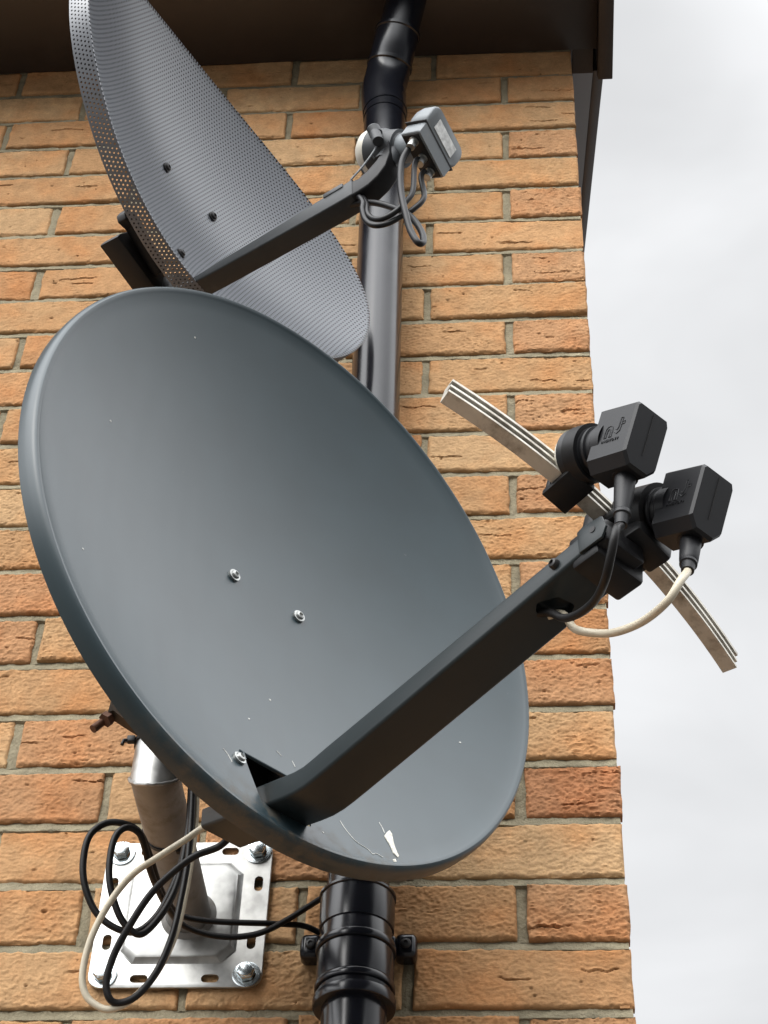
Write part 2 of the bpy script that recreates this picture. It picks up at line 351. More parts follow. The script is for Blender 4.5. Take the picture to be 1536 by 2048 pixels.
def brick(x0, x1, z0, z1, fine, colour, face=0, rough=1.0):
    """one brick; face 0 looks to -y with its face at y=0, face 1 looks to +x with its face at x=0 (x stands for y there)"""
    w = x1 - x0; h = z1 - z0; dep = .014
    jx, jz, jy = rng.normal(0, .0007), rng.normal(0, .0008), rng.normal(0, .0008)
    tilt = rng.normal(0, .006)
    st = .0012 if fine else .03
    nx = max(3, int(w / st) + 1); nz = max(3, int(h / st) + 1)
    xs = np.linspace(0, w, nx); zs = np.linspace(0, h, nz); X, Z = np.meshgrid(xs, zs, indexing='ij')
    d = np.zeros_like(X); dark = np.ones_like(X)
    if fine:
        ox, oz = rng.random() * 400, rng.random() * 400
        wx = vnoise(X / .012 + ox, Z / .009 + oz, 1) * 2.0; wz = vnoise(X / .014 + oz, Z / .010 + ox, 2) * 1.6
        d += (vnoise(X / .045 + ox, Z / .03 + oz, 0) - .5) * .0018
        # dragged, crinkled face: short wavy ridges, then fine grit
        worm = vnoise(X / .0040 + wx + ox, Z / .0023 + wz + oz, 3) - .5
        zone = .45 + .9 * vnoise(X / .05 + oz, Z / .03 + ox, 5)
        d += worm * .0014 * rough * zone
        d += (vnoise(X / .0024 + wx + oz, Z / .0018 + ox, 4) - .5) * .0010 * rough
        # long nearly level tears
        for _ in range(rng.integers(0, 4)):
            cx, cz, cl = rng.random() * w, rng.uniform(.15, .85) * h, rng.uniform(.012, .06)
            line = cz + rng.normal(0, .04) * (X - cx) + (vnoise(X / .009 + ox, X * 0 + cz * 900, 6) - .5) * .004
            wd_ = .0013 * (.4 + vnoise(X / .006 + oz, X * 0 + cx * 700, 7))
            tear = np.clip(1 - np.abs(Z - line) / wd_, 0, 1) * np.clip((cl / 2 - np.abs(X - cx)) / .004, 0, 1)
            d -= tear * .0026; dark -= tear * .30
            d += np.clip(1 - np.abs(Z - line - wd_ * 1.6) / (wd_ * 1.6), 0, 1) * np.clip((cl / 2 - np.abs(X - cx)) / .008, 0, 1) * .0007
        for _ in range(rng.integers(1, 7)):
            px, pz, pr = rng.random() * w, rng.random() * h, rng.uniform(.0008, .0024)
            q = np.clip(1 - (np.hypot((X - px) * rng.uniform(.55, 1), Z - pz) / pr) ** 2, 0, 1)
            d -= q * .0022; dark -= q * rng.uniform(.25, .7)
        ed = np.minimum(np.minimum(X, w - X), np.minimum(Z, h - Z)) + (vnoise(X / .008 + ox, Z / .008 + oz, 7) - .5) * .0022
        r = np.clip(1 - ed / .0035, 0, 1); d -= r * r * .0032
        s1 = (vnoise(X / .013 + ox, (Z * 0 + 3.3), 1) - .5) * .0016; s2 = (vnoise(Z / .013 + oz, (X * 0 + 7.7), 2) - .5) * .0022
        Zd = Z + s1 * (2 * Z / h - 1); Xd = X + s2 * (2 * X / w - 1)
    else:
        Xd, Zd = X, Z
        ed = np.minimum(np.minimum(X, w - X), np.minimum(Z, h - Z)); d -= (ed < 1e-6) * .002
    d = d + (X / w - .5) * tilt * .4 + jy
    front = np.stack([x0 + jx + Xd, -d, z0 + jz + Zd], -1).reshape(-1, 3)
    # rim that runs back into the joint
    idx = np.arange(nx * nz).reshape(nx, nz)
    loop = np.concatenate([idx[:, 0], idx[-1, 1:], idx[-2::-1, -1], idx[0, -2:0:-1]])
    back = front[loop].copy(); back[:, 1] = dep
    v = np.concatenate([front, back]); k = len(loop); a = np.arange(k); b = (a + 1) % k; n0 = nx * nz
    q = np.concatenate([grid_quads(nx, nz), np.stack([loop[b], loop[a], n0 + a, n0 + b], 1)])
    col = np.array(colour) * rng.normal(1, .035)
    streak = 1.0
    if fine: streak = .93 + .14 * vnoise(X / .05 + ox, Z / .025 + oz, 4)
    c = (col[None, None] * (dark * streak)[..., None]).reshape(-1, 3); c = np.concatenate([c, c[loop] * .9])
    if face == 1:
        v = np.stack([-v[:, 1], v[:, 0], v[:, 2]], 1)
    push(v, q, np.clip(c, .01, 1))
def perp(xa, xb, zb, zt):
    n_ = 22; zz = np.linspace(zb - .001, zt + .001, n_); xx = np.linspace(xa - .0035, xb + .0035, 7); X, Z = np.meshgrid(xx, zz, indexing='ij')
    o = rng.random() * 300
    Y = .0042 + (vnoise(X / .006 + o, Z / .007 + o, 2) - .5) * .0018 + (vnoise(X / .0022 + o, Z / .0022 + o, 3) - .5) * .0010 + ((X - (xa + xb) / 2) / .0085) ** 2 * .0016
    push(np.stack([X, Y, Z], -1).reshape(-1, 3), grid_quads(7, n_), np.full((7 * n_, 3), .3), 1)
def bed(xa, xb, zb, zt):
    n_ = int((xb - xa) / .0030); xx = np.linspace(xa, xb, n_); zz = np.linspace(zb - .0035, zt + .0025, 9); X, Z = np.meshgrid(xx, zz, indexing='ij')
    o = rng.random() * 300; t = np.clip((Z - zb) / (zt - zb), 0, 1)
    Y = .0012 + t * .0040 + (vnoise(X / .011 + o, Z / .006 + o, 2) - .5) * .0022 + (vnoise(X / .0026 + o, Z / .0022 + o, 3) - .5) * .0011
    Y[:, 0] += .004
    push(np.stack([X, Y, Z], -1).reshape(-1, 3), grid_quads(n_, 9), np.full((9 * n_, 3), .3), 1)
for k in range(-1, 25): bed(-1.13, -.0015, ZO - .075 * (k + 1) - .005, ZO - .075 * (k + 1) + .005)
NCOURSE = int(ZO / .075)
for k in range(-1, NCOURSE):
    zt = ZO - .075 * k - .005; zb = ZO - .075 * (k + 1) + .005
    if k == -1: zt = ZO + .055
    if k == NCOURSE - 1: zb = -.02
    x = 0.0; first = True
    while x > -3.2:
        wd = .1025 if (first and k % 2 == 1) else .215
        xa = x - wd; fine = (xa < .01 and x > -1.12 and -.01 <= (k * .075) < 1.9)
        c = PAL[rng.integers(len(PAL))]; rough = rng.uniform(.75, 1.35) * (.50 + .55 * min(1, max(0, k) / 13))
        if first and k % 2 == 1 and k > 1: c = RED[rng.integers(len(RED))]; rough = 1.0 + .03 * k
        if k == 19 and first: c = (.365, .175, .085); rough = 1.6
        if k > 14 and not first and rng.random() < .25: c = RED[rng.integers(len(RED))]
        brick(xa, x, zb, zt, fine, c, 0, rough)
        if fine: perp(xa - .010, xa, zb, zt)
        x = xa - .010; first = False
    y = .003 if k % 2 == 1 else .003; first = True
    while y < 3.0:
        wd = .1025 if (first and k % 2 == 0) else .215
        brick(y, y + wd, zb, zt, False, PAL[rng.integers(len(PAL))], 1)
        y += wd + .010; first = False
# gable bricks above the eaves line, stepped under the 36 degree verge
for k in range(1, 30):
    zb = ZO + .055 + .075 * (k - 1) + .010; y = .003 + (.108 if k % 2 else 0) + max(0, (zb + .075 - ZO) / math.tan(R(36)))
    while y < 3.0:
        brick(y, y + .215, zb, zb + .065, False, PAL[rng.integers(len(PAL))], 1); y += .225
MY = .0092
mv = np.array([(-3.2, MY, -.02), (-MY, MY, -.02), (-MY, MY, ZO + .06), (-3.2, MY, ZO + .06)]); mq = np.array([[0, 1, 2, 3]])
push(mv, mq, np.full((4, 3), .3), 1)
mv = np.array([(-MY, MY, -.02), (-MY, 3.0, -.02), (-MY, 3.0, ZO + 2.15), (-MY, MY, ZO + .06)]); push(mv, mq, np.full((4, 3), .3), 1)
# flush grains of mortar squeezed out along a few joints
V = np.concatenate(VV); Q = np.concatenate(QQ); C_ = np.concatenate(CC); MIX = np.concatenate(MI)
me = bpy.data.meshes.new('wall'); me.vertices.add(len(V)); me.vertices.foreach_set('co', V.astype(np.float32).ravel())
me.loops.add(len(Q) * 4); me.loops.foreach_set('vertex_index', Q.astype(np.int32).ravel())
me.polygons.add(len(Q)); me.polygons.foreach_set('loop_start', np.arange(0, len(Q) * 4, 4, dtype=np.int32))
me.materials.append(M['brick']); me.materials.append(M['mortar'])
me.polygons.foreach_set('material_index', MIX); me.update(calc_edges=True); me.validate()
at = me.attributes.new('brick_colour', 'FLOAT_COLOR', 'POINT'); at.data.foreach_set('color', np.concatenate([C_, np.ones((len(C_), 1))], 1).astype(np.float32).ravel())
me.polygons.foreach_set('use_smooth', np.ones(len(Q), dtype=bool)); me.set_sharp_from_angle(angle=R(50))
wall = bpy.data.objects.new('wall', me); COL.objects.link(wall); wall.parent = house

SZ = ZO - .012                                         # underside of the soffit
s = MB(); s.box((-1.578, -.110, SZ + .006), (3.24, .216, .012), bev=.001); s.build('soffit', M['brown'], house)
s = MB(); s.box((-1.578, -.229, SZ + .075), (3.29, .022, .20), bev=.002); s.build('fascia', M['brown'], house)
s = MB(); s.prism([(-.235, -.034), (.034, -.034), (.046, .002), (.046, .21), (-.235, .21)], ((.0425, 0, SZ), (0, 1, 0), (0, 0, 1), (1, 0, 0)), 0, .0235, bev=.0015); s.build('box_end', M['brown'], house)
tn = math.tan(R(36)); cs = math.cos(R(36))
s = MB(); s.prism([(.050, .018), (3.2, .018 + 3.15 * tn), (3.2, .20 + 3.15 * tn), (.050, .20)], ((.036, 0, SZ), (0, 1, 0), (0, 0, 1), (1, 0, 0)), 0, .019, bev=.0015); s.build('bargeboard', M['brown'], house)
s = MB(); s.prism([(.0, .004), (.045, .004), (3.2, .022 + 3.155 * tn), (3.2, .034 + 3.155 * tn), (.04, .03), (0, .016)], ((.0, 0, SZ), (0, 1, 0), (0, 0, 1), (1, 0, 0)), .003, .036); s.build('verge_soffit', M['brown'], house)
s = MB(); s.prism([(-.30, .165 - .3 * tn + .17), (3.2, .17 + 3.2 * tn + .165 ), (3.2, .26 + 3.2 * tn + .165), (-.30, .26 - .3 * tn + .165)], ((-3.3, 0, SZ), (0, 1, 0), (0, 0, 1), (1, 0, 0)), 0, 3.385); s.build('roof', M['tile'], house)
# half-round gutter on the fascia
s = MB(); prof = [(.056 * math.cos(R(a)), .056 * math.sin(R(a))) for a in range(180, 361, 12)] + [(.053 * math.cos(R(a)), .053 * math.sin(R(a))) for a in range(360, 179, -12)]
s.prism(prof, ((-3.2, -.300, SZ + .10), (0, 1, 0), (0, 0, 1), (1, 0, 0)), 0, 3.27); s.build('gutter', M['gutter'], house)

# ------------------------------------------------------------------ downpipe
dp = empty('downpipe', Matrix.Translation((-.262, -.05, 0))); tag(dp, 'gloss black round rainwater downpipe fixed to the brick wall', 'downpipe')
def dloc(p): return Vector(p) - Vector((-.262, -.05, 0))
PR = .0315
def pipe_x(z): return -.268 - .015 * (z - (ZO - 1.76)) / 1.1
def pp(z): return dloc((pipe_x(z), -.05, z))
zsoc = 2.4957; zsoc2 = 2.6092
s = MB(); s.tube([pp(.0), pp(zsoc + .01)], PR, 40); s.tube([pp(zsoc + .03), pp(ZO - .195)], PR, 40); s.build('pipe', M['pipe'], dp)
def band(mb, z0, z1, r): mb.tube([pp(z0), pp(z0 + .0008), pp(z0 + (z1 - z0) * .25), pp(z0 + (z1 - z0) * .75), pp(z1 - .0008), pp(z1)], [r - .002, r - .0005, r, r, r - .0005, r - .002], 40)
s = MB()
hs = zsoc2 - zsoc
s.tube([pp(zsoc), pp(zsoc + .002), pp(zsoc2 - .006), pp(zsoc2)], [PR + .0035, PR + .0045, PR + .0040, PR + .001], 40)
band(s, zsoc - .002, zsoc + .010, PR + .0085); band(s, zsoc + .016, zsoc + .024, PR + .0075); band(s, zsoc + .024, zsoc + .058, PR + .0062); band(s, zsoc + .058, zsoc + .067, PR + .0080)
s.build('socket', M['pipe'], dp)
zl = 2.5829
s = MB()
band(s, zl - .004, zl + .034, PR + .0058); band(s, zl + .032, zl + .0365, PR + .0070)
for lx in (-0.3179, -0.2228):
    c = dloc((lx, -.011, zl)); s.box(c, (.022, .022, .027), bev=.006, seg=3)
    px = pp(zl); s.box(((c.x + px.x) / 2 + (.004 if c.x < px.x else -.004), c.y - .004, zl), (abs(c.x - px.x) - .012, .014, .020), bev=.003)
br = s.build('pipe_clip', M['pipe'], dp)
for lx in (-0.3179, -0.2228):
    s = MB(); screw_mesh(s, dloc((lx, -.0225, zl)), (0, -1, 0), .0055, .003); s.build('screw', M['screw_dark'], br)
# swan neck at the top, leaning out to the gutter
e0 = Vector((-0.2931, -0.05, 4.0581)); e1 = Vector((-0.2879, -0.055, 4.0986)); e2 = Vector((-0.2785, -0.074, 4.1387)); e3 = Vector((-0.2591, -0.108, 4.2247))
dv = (e3 - e2).normalized(); e4 = e3 + dv * .07
s = MB(); s.tube([dloc(p) for p in smooth_path([pp(ZO - .245) + Vector((-.262, -.05, 0)), e0, e1, e2, e2 + dv * .03], 6)], PR + .0025, 40)
def ring_at(p, d, r, w): s.tube([dloc(p - d * w), dloc(p - d * w * .6), dloc(p + d * w * .6), dloc(p + d * w)], [r - .002, r, r, r - .002], 40)
ring_at(e1 + (e2 - e1) * .35, (e2 - e1).normalized(), PR + .0042, .004); ring_at(e2 + dv * .03, dv, PR + .0046, .004)
s.tube([pp(ZO - .262), pp(ZO - .240)], PR + .0012, 40)
s.build('offset_bend', M['pipe'], dp)
s = MB(); s.tube([dloc(e2), dloc(e4)], PR, 40); s.build('upper_pipe', M['pipe'], dp)

# ------------------------------------------------------------------ wall mount of the lower dish
PCX, PCZ = -0.4545, ZO - 1.6145
wm = empty('mast_wall_bracket', Matrix.Translation((PCX, 0, PCZ))); tag(wm, 'galvanised steel wall bracket: bolted square plate with a bent stub mast', 'wall bracket')
fr = ((0, -.003, 0), (1, 0, 0), (0, 0, 1), (0, -1, 0))
cut = []
for sx, sz, w_, h_ in ((.043, .074, .018, .009), (.076, .034, .009, .018), (.074, -.034, .009, .018), (.036, -.076, .018, .009), (-.036, -.076, .018, .009), (-.074, -.034, .009, .018), (-.076, .034, .009, .018), (-.043, .074, .018, .009)):
    cc = MB(); cc.prism([(x + sx, z + sz) for x, z in rrect(w_, h_, .0044)], fr, -.01, .02); cut.append(cc)
for sx in (-.0725, .0725):
    for sz in (-.0725, .0725):
        cc = MB(); cc.prism([(x + sx + .004, z + sz) for x, z in rrect(.022, .010, .0048)], fr, -.01, .02); cut.append(cc)
s = MB(); s.prism(rrect(.176, .172, .014, 5), fr, 0, .0035, bev=.0008); s.build('plate', M['galv'], wm, cut=cut)
s = MB()
def octo(hw, ch): return [(hw, hw - ch), (hw - ch, hw), (-hw + ch, hw), (-hw, hw - ch), (-hw, -hw + ch), (-hw + ch, -hw), (hw - ch, -hw), (hw, -hw + ch)]
secs = [[Vector((x, -.0058 - d, z)) for x, z in octo(hw, ch)] for hw, ch, d in ((.061, .014, 0), (.0585, .014, .0012), (.0545, .013, .0060), (.052, .012, .0070))]
s.loft(secs); s.build('embossed_boss', M['galv'], wm, sharp=25)
def wml(p): return Vector(p) - Vector((PCX, 0, PCZ))
TR = .0228
A0 = Vector((-.446, -.010, ZO - 1.622)); A1 = Vector((-.440, -.262, ZO - 1.632)); TP = A1 + Vector((.004, .0, .36))
ua = (A1 - A0).normalized(); ub = (TP - A1).normalized(); mn = (ua + ub).normalized()
def mitre_ring(P, d, plane_n=None, plane_p=None, seg=40, r=TR):
    u = d.cross(Vector((1, 0, 0))).normalized(); w = d.cross(u).normalized(); out = []
    for k in range(seg):
        a = 2 * math.pi * k / seg; q = P + (u * math.cos(a) + w * math.sin(a)) * r
        if plane_n is not None: q = q + d * ((plane_p - q).dot(plane_n) / d.dot(plane_n))
        out.append(wml(q))
    return out
s = MB(); s.loft([mitre_ring(A0, ua), mitre_ring(A1, ua, (ua - ub).normalized().cross(Vector((1, 0, 0))).cross(Vector((1, 0, 0))) * 0 + mn, A1)])
s.build('stub_arm', M['galv_dull'], wm)
s = MB(); s.loft([mitre_ring(A1 + ub * .001, ub, mn, A1 + ub * .001), mitre_ring(TP, ub)]); s.build('mast', M['galv'], wm)
s = MB(); wr = [Vector(p) + (Vector((rng.normal(), rng.normal(), rng.normal())) * .0003) for p in mitre_ring(A1, ua, mn, A1, 48, TR + .0006)]
s.tube(wr + [wr[0]], .0016, 8); s.build('weld', M['galv'], wm)
s = MB(); s.lathe(wml(A0 + Vector((0, -.003, 0))), ua, [(0, TR + .006), (.003, TR + .004), (.006, TR + .0005)], 40); s.build('weld', M['galv_dull'], wm)
for sx in (-.0725, .0725):
    for sz in (-.0725, .0725):
        s = MB(); s.lathe((sx, -.0062, sz), (0, -1, 0), [(0, .0142), (.0018, .0142), (.0022, .0125), (.0022, .009)], 32)
        hexa = [(.0096 * math.cos(R(a + 12 + 40 * (sx + sz) / .1)), .0096 * math.sin(R(a + 12 + 40 * (sx + sz) / .1))) for a in range(0, 360, 60)]
        s.prism(hexa, ((sx, -.0083, sz), (1, 0, 0), (0, 0, 1), (0, -1, 0)), 0, .0090, bev=.0014, seg=3); s.lathe((sx, -.0165, sz), (0, -1, 0), [(0, .0080), (.0016, .0072), (.0024, .0045), (.0026, 0)], 20)
        s.build('bolt', M['bolt'], wm)

def tie(name, label, P, d, head_dir, r):
    """cable tie round a tube at P, along axis d"""
    e = empty(name, Matrix.Translation(P)); tag(e, label, 'cable tie', 'black cable ties on the wall bracket')
    u = d.cross(Vector((1, 0, 0))).normalized(); w = d.cross(u).normalized()
    m = MB(); secs = []
    for k in range(41):
        a = 2 * math.pi * k / 40; o = u * math.cos(a) + w * math.sin(a)
        secs.append([o * (r + .0002) - d * .0022, o * (r + .0016) - d * .0022, o * (r + .0016) + d * .0022, o * (r + .0002) + d * .0022])
    m.loft(secs, caps=False); m.build('strap', M['black'], e)
    h = Vector(head_dir).normalized(); m = MB(); m.box(h * (r + .005), (.008, .006, .007), bev=.0012); m.tube([h * (r + .004), h * (r + .012) + Vector((0, 0, -.003)), h * (r + .013) + Vector((0, 0, -.008))], .0018, 8); m.build('buckle', M['black'], e)
tie('cable_tie', 'black cable tie high on the bright upright mast, buckle on its left', A1 + ub * .036, ub, (-.9, -.4, 0), TR)
tie('cable_tie', 'black cable tie low on the dull horizontal stub arm', A0 + ua * .165, ua, (.5, 0, -.8), TR)

# ------------------------------------------------------------------ lower dish (solid)
LD = empty('satellite_dish', Matrix([[0.692839, -0.041095, 0.719921, -0.2988], [0.721093, 0.039484, -0.691713, -0.4], [0.0, 0.998375, 0.056989, 2.7589], [0, 0, 0, 1]])); tag(LD, 'large solid grey satellite dish with two black LNBs on an aluminium rail', 'satellite dish', 'satellite dishes on the wall')
la, lb, lD = .2918, .3152, .056
NT = 160
def ell(ax_, bx_, n_): return [Vector((ax_ * math.cos(2 * math.pi * k / NT), bx_ * math.sin(2 * math.pi * k / NT), n_)) for k in range(NT)]
s = MB(); prof = []
for i in range(1, 25):
    q = i / 24; prof.append((q * (la - .006), q * (lb - .006), -lD * (1 - q * q) - .0015))
for d_, n_ in ((-.0040, -.0002), (-.0020, .0010), (-.0004, .0012), (.0012, .0004), (.0026, -.0016), (.0038, -.0045), (.0046, -.010), (.0047, -.0185), (.0035, -.0195), (.0030, -.0175), (.0026, -.008), (.0006, -.0035), (-.003, -.0025)):
    prof.append((la + d_, lb + d_, n_))
for i in range(24, 0, -1):
    q = i / 24; prof.append((q * (la - .007), q * (lb - .007), -lD * (1 - q * q) - .0032))
rings = [[s.bm.verts.new(p) for p in ell(*q)] for q in prof]
c0 = s.bm.verts.new((0, 0, -lD - .0015)); c1 = s.bm.verts.new((0, 0, -lD - .0032))
for A, B in zip(rings, rings[1:]):
    for k in range(NT): s.bm.faces.new([A[k], A[(k + 1) % NT], B[(k + 1) % NT], B[k]])
for k in range(NT): s.bm.faces.new([c0, rings[0][k], rings[0][(k + 1) % NT]]); s.bm.faces.new([c1, rings[-1][(k + 1) % NT], rings[-1][k]])
SLX, SLY = (-0.0351, -0.2362)
slot = MB(); slot.prism([(SLX, SLY), (-SLX, SLY), (-SLX - .009, -.290), (SLX + .009, -.290)], ((0, 0, -.07), (1, 0, 0), (0, 1, 0), (0, 0, 1)), 0, .10, bev=.003)
refl = s.build('reflector', M['dish'], LD, cut=[slot], sharp=30)
# pressed lip round the slot
def dish_n(x, y): return -lD * (1 - (x / (la - .006)) ** 2 - (y / (lb - .006)) ** 2) - .0015
lip = [(x, y) for x, y in ((SLX + .0006, SLY - .008), (SLX - .0006, SLY - .0006), (SLX + .002, SLY + .0010), (-SLX - .002, SLY + .0010), (-SLX + .0006, SLY - .0006), (-SLX - .0006, SLY - .008))]
s = MB(); s.tube(smooth_path([Vector((x, y, dish_n(x, y) + .0002)) for x, y in lip], 5), .0013, 8); s.build('slot_lip', M['dish'], refl)
def on_dish(hx, vy, lift=0.0): return Vector((hx, vy, dish_n(hx, vy) + lift))
def dish_normal(hx, vy): return Vector((-2 * lD * hx / la ** 2, -2 * lD * vy / lb ** 2, 1)).normalized()
for hx, vy in ((-0.0352, -0.0069), (0.0425, -0.01), (-0.0427, -0.2485), (.0440, -0.2485)):
    s = MB(); screw_mesh(s, on_dish(hx, vy, .001), dish_normal(hx, vy), .0046, .0042, washer=.0062); s.build('screw', M['screw'], LD)
# marks: droppings and scratches
def patch(pts, name, mat, lift=.0007):
    m = MB(); c = sum((Vector(p) for p in pts), Vector((0, 0))) / len(pts)
    top = [on_dish(p[0], p[1], lift) for p in pts]; bot = [on_dish(p[0], p[1], -.0004) for p in pts]
    m.loft([bot, top], caps=False); m.bm.faces.new([m.bm.verts.new(v) for v in top]); m.build(name, mat, refl)
def lpx(*pts): return [(p[0], p[1]) for p in pts]
patch(lpx(*[(0.1093, -0.2547), (0.1141, -0.2474), (0.1169, -0.2441), (0.1186, -0.2477), (0.1175, -0.2582), (0.1174, -0.2664), (0.1186, -0.2751), (0.1169, -0.2778), (0.1134, -0.2739), (0.1126, -0.2656), (0.1106, -0.2597)]), 'bird_dropping', M['poo'])
patch(lpx(*[(0.1104, -0.2835), (0.1134, -0.2814), (0.1134, -0.2851), (0.1105, -0.2865)]), 'bird_dropping', M['poo'])
for grp in [[(0.0631, -0.2603), (0.0671, -0.2693), (0.0748, -0.2795), (0.0854, -0.2831), (0.0894, -0.2873), (0.0936, -0.2845), (0.1002, -0.2861)], [(-0.0597, -0.2473), (-0.0554, -0.2512), (-0.0517, -0.2587)], [(0.0061, -0.2057), (0.011, -0.209)], [(0.0226, -0.2081), (0.0248, -0.2144)], [(0.1081, -0.2384), (0.1099, -0.2438), (0.1109, -0.2502)]]:
    s = MB(); s.tube(smooth_path([on_dish(p[0], p[1], .0001) for p in grp], 4), .00042, 6); s.build('scratch', M['scratch'], refl)
for q in [(-0.2048, 0.0542), (-0.0214, -0.1828), (0.0387, -0.2885), (0.2159, -0.0877), (-0.133, 0.2257), (0.0066, -0.14), (-0.2183, -0.1273)]:
    s = MB(); s.lathe(on_dish(q[0], q[1]), dish_normal(q[0], q[1]), [(0, .0012), (.0004, .0009), (.0004, 0)], 8); s.build('paint_chip', M['scratch'], refl)

# feed arm: a bent box channel through the slot
AST = [(-0.094, -0.2655, -0.2445), (-0.05, -0.2785, -0.257), (-0.008, -0.2915, -0.268), (0.012, -0.2972, -0.2735), (0.026, -0.3004, -0.277), (0.038, -0.3014, -0.2785), (0.05, -0.3008, -0.2775), (0.065, -0.2994, -0.2757), (0.085, -0.2973, -0.274), (0.12, -0.2936, -0.271), (0.2, -0.2852, -0.264), (0.28, -0.2768, -0.2571), (0.33, -0.2716, -0.2527), (0.352, -0.2692, -0.2508)]
secs = []
for n_, vb, vt in AST:
    secs.append([Vector((x, (vb + vt) / 2 + y, n_)) for x, y in rrect(.044, vt - vb, .0032, 3)])
hole = MB(); hole.prism([(-.014, .290), (-.006, .304), (.010, .306), (.014, .296), (.006, .285), (-.008, .283)], ((0, -.285, 0), (1, 0, 0), (0, 0, 1), (0, 1, 0)), 0, .020, bev=.002)
hole2 = MB(); hole2.box((0, -.2555, -.088), (.036, .0135, .030))
s = MB(); s.loft(secs); arm = s.build('feed_arm', M['arm'], LD, cut=[hole, hole2], sharp=40)
for hx, n_ in ((-.0225, .318),):
    s = MB(); screw_mesh(s, (hx, -.2625, n_), (-1, 0, 0), .0042, .004); s.build('screw', M['screw_dark'], arm)
# rear plate that carries the reflector, and the mast clamp
s = MB(); s.box((0, -.115, -.083), (.11, .22, .010), bev=.003); s.box((-.04, -.125, -.072), (.012, .19, .030), bev=.002); s.box((.04, -.125, -.072), (.012, .19, .030), bev=.002)
s.build('rear_plate', M['bracket'], LD)
mc = Vector((TP.x, TP.y, ZO - 1.50)); 
Linv = LD.matrix_world.inverted()
def lw(p): return Linv @ Vector(p)
s = MB(); pc = lw((TP.x, TP.y, ZO - 1.47))
s.box((0, pc.y + .035, (pc.z - .088) / 2 - .02), (.10, .15, abs(pc.z + .088) - .02), bev=.004); s.build('mast_clamp', M['bracket'], LD)
cb = Vector((-0.4914, -0.262, 2.6861)); ce = Vector((-0.5048, -0.268, 2.6662)); cin = Vector((-0.4521, -0.262, 2.6716))
s = MB(); pts = [lw(p) for p in [(-0.4956, -0.262, 2.6814), (-0.4951, -0.258, 2.7075), (-0.4907, -0.25, 2.715), (-0.4797, -0.24, 2.7153), (-0.4665, -0.24, 2.6888), (-0.4644, -0.256, 2.6664), (-0.4813, -0.262, 2.6751), (-0.4905, -0.264, 2.6821)]]
s.loft([pts, [p + Vector((0, 0, .0)) + Linv.to_3x3() @ Vector((.004, -.012, 0)) for p in pts]]); uc = s.build('clamp_jaw', material('rusted_clamp_steel', (0.050, 0.034, 0.022), .65, metal=.3, var=.4, vscale=60, bump=.2, bscale=300), LD)
s = MB(); s.tube([lw(cin), lw(cb), lw(ce)], .0042, 14); s.build('clamp_rod', M['rust'], uc)
s = MB(); s.lathe(lw(Vector((-0.4931, -0.268, 2.6778))), lw(ce) - lw(cb), [(-.003, 0), (-.003, .0075), (.003, .0075), (.003, 0)], 6); s.build('clamp_nut', M['rust'], uc)

# aluminium rail behind the focus, tilted across the dish axis
ry = Vector((.2757, .9612, 0))
w_, h_ = .0060, .0093
def rail_frame(h):
    crease = Vector((h, -.2098 - .2867 * h, .3484 - .785 * (h - .012) ** 2))
    tx = Vector((1, -.2867, -1.57 * (h - .012))).normalized(); rn_ = tx.cross(ry).normalized()
    return crease - rn_ * w_ + ry * h_, tx, rn_
prof = [(-w_, -h_), (w_, -h_), (w_, -h_ + .0024), (w_ - .0042, -h_ + .0024), (w_ - .0042, -.0015), (w_, -.0015), (w_, .0012), (w_ - .0042, .0012), (w_ - .0042, h_ - .0028), (w_, h_ - .0028), (w_, h_), (-w_, h_)]
secs = []
for k in range(33):
    o_, tx, rn_ = rail_frame(-.1370 + .3030 * k / 32); secs.append([o_ + rn_ * a + ry * b for a, b in prof])
s = MB(); s.loft(secs); rail = s.build('lnb_rail', M['alu'], LD)
for y0, y1 in ((-h_ + .0026, -.0017), (.0014, h_ - .0030)):
    s = MB(); secs = []
    for k in range(33):
        o_, tx, rn_ = rail_frame(-.1355 + .3000 * k / 32); secs.append([o_ + rn_ * a + ry * b for a, b in ((w_ - .0044, y0), (w_ - .0026, y0), (w_ - .0026, y1), (w_ - .0044, y1))])
    s.loft(secs); s.build('groove_strip', M['groove'], rail)  # thin dark strip along the floor of each groove

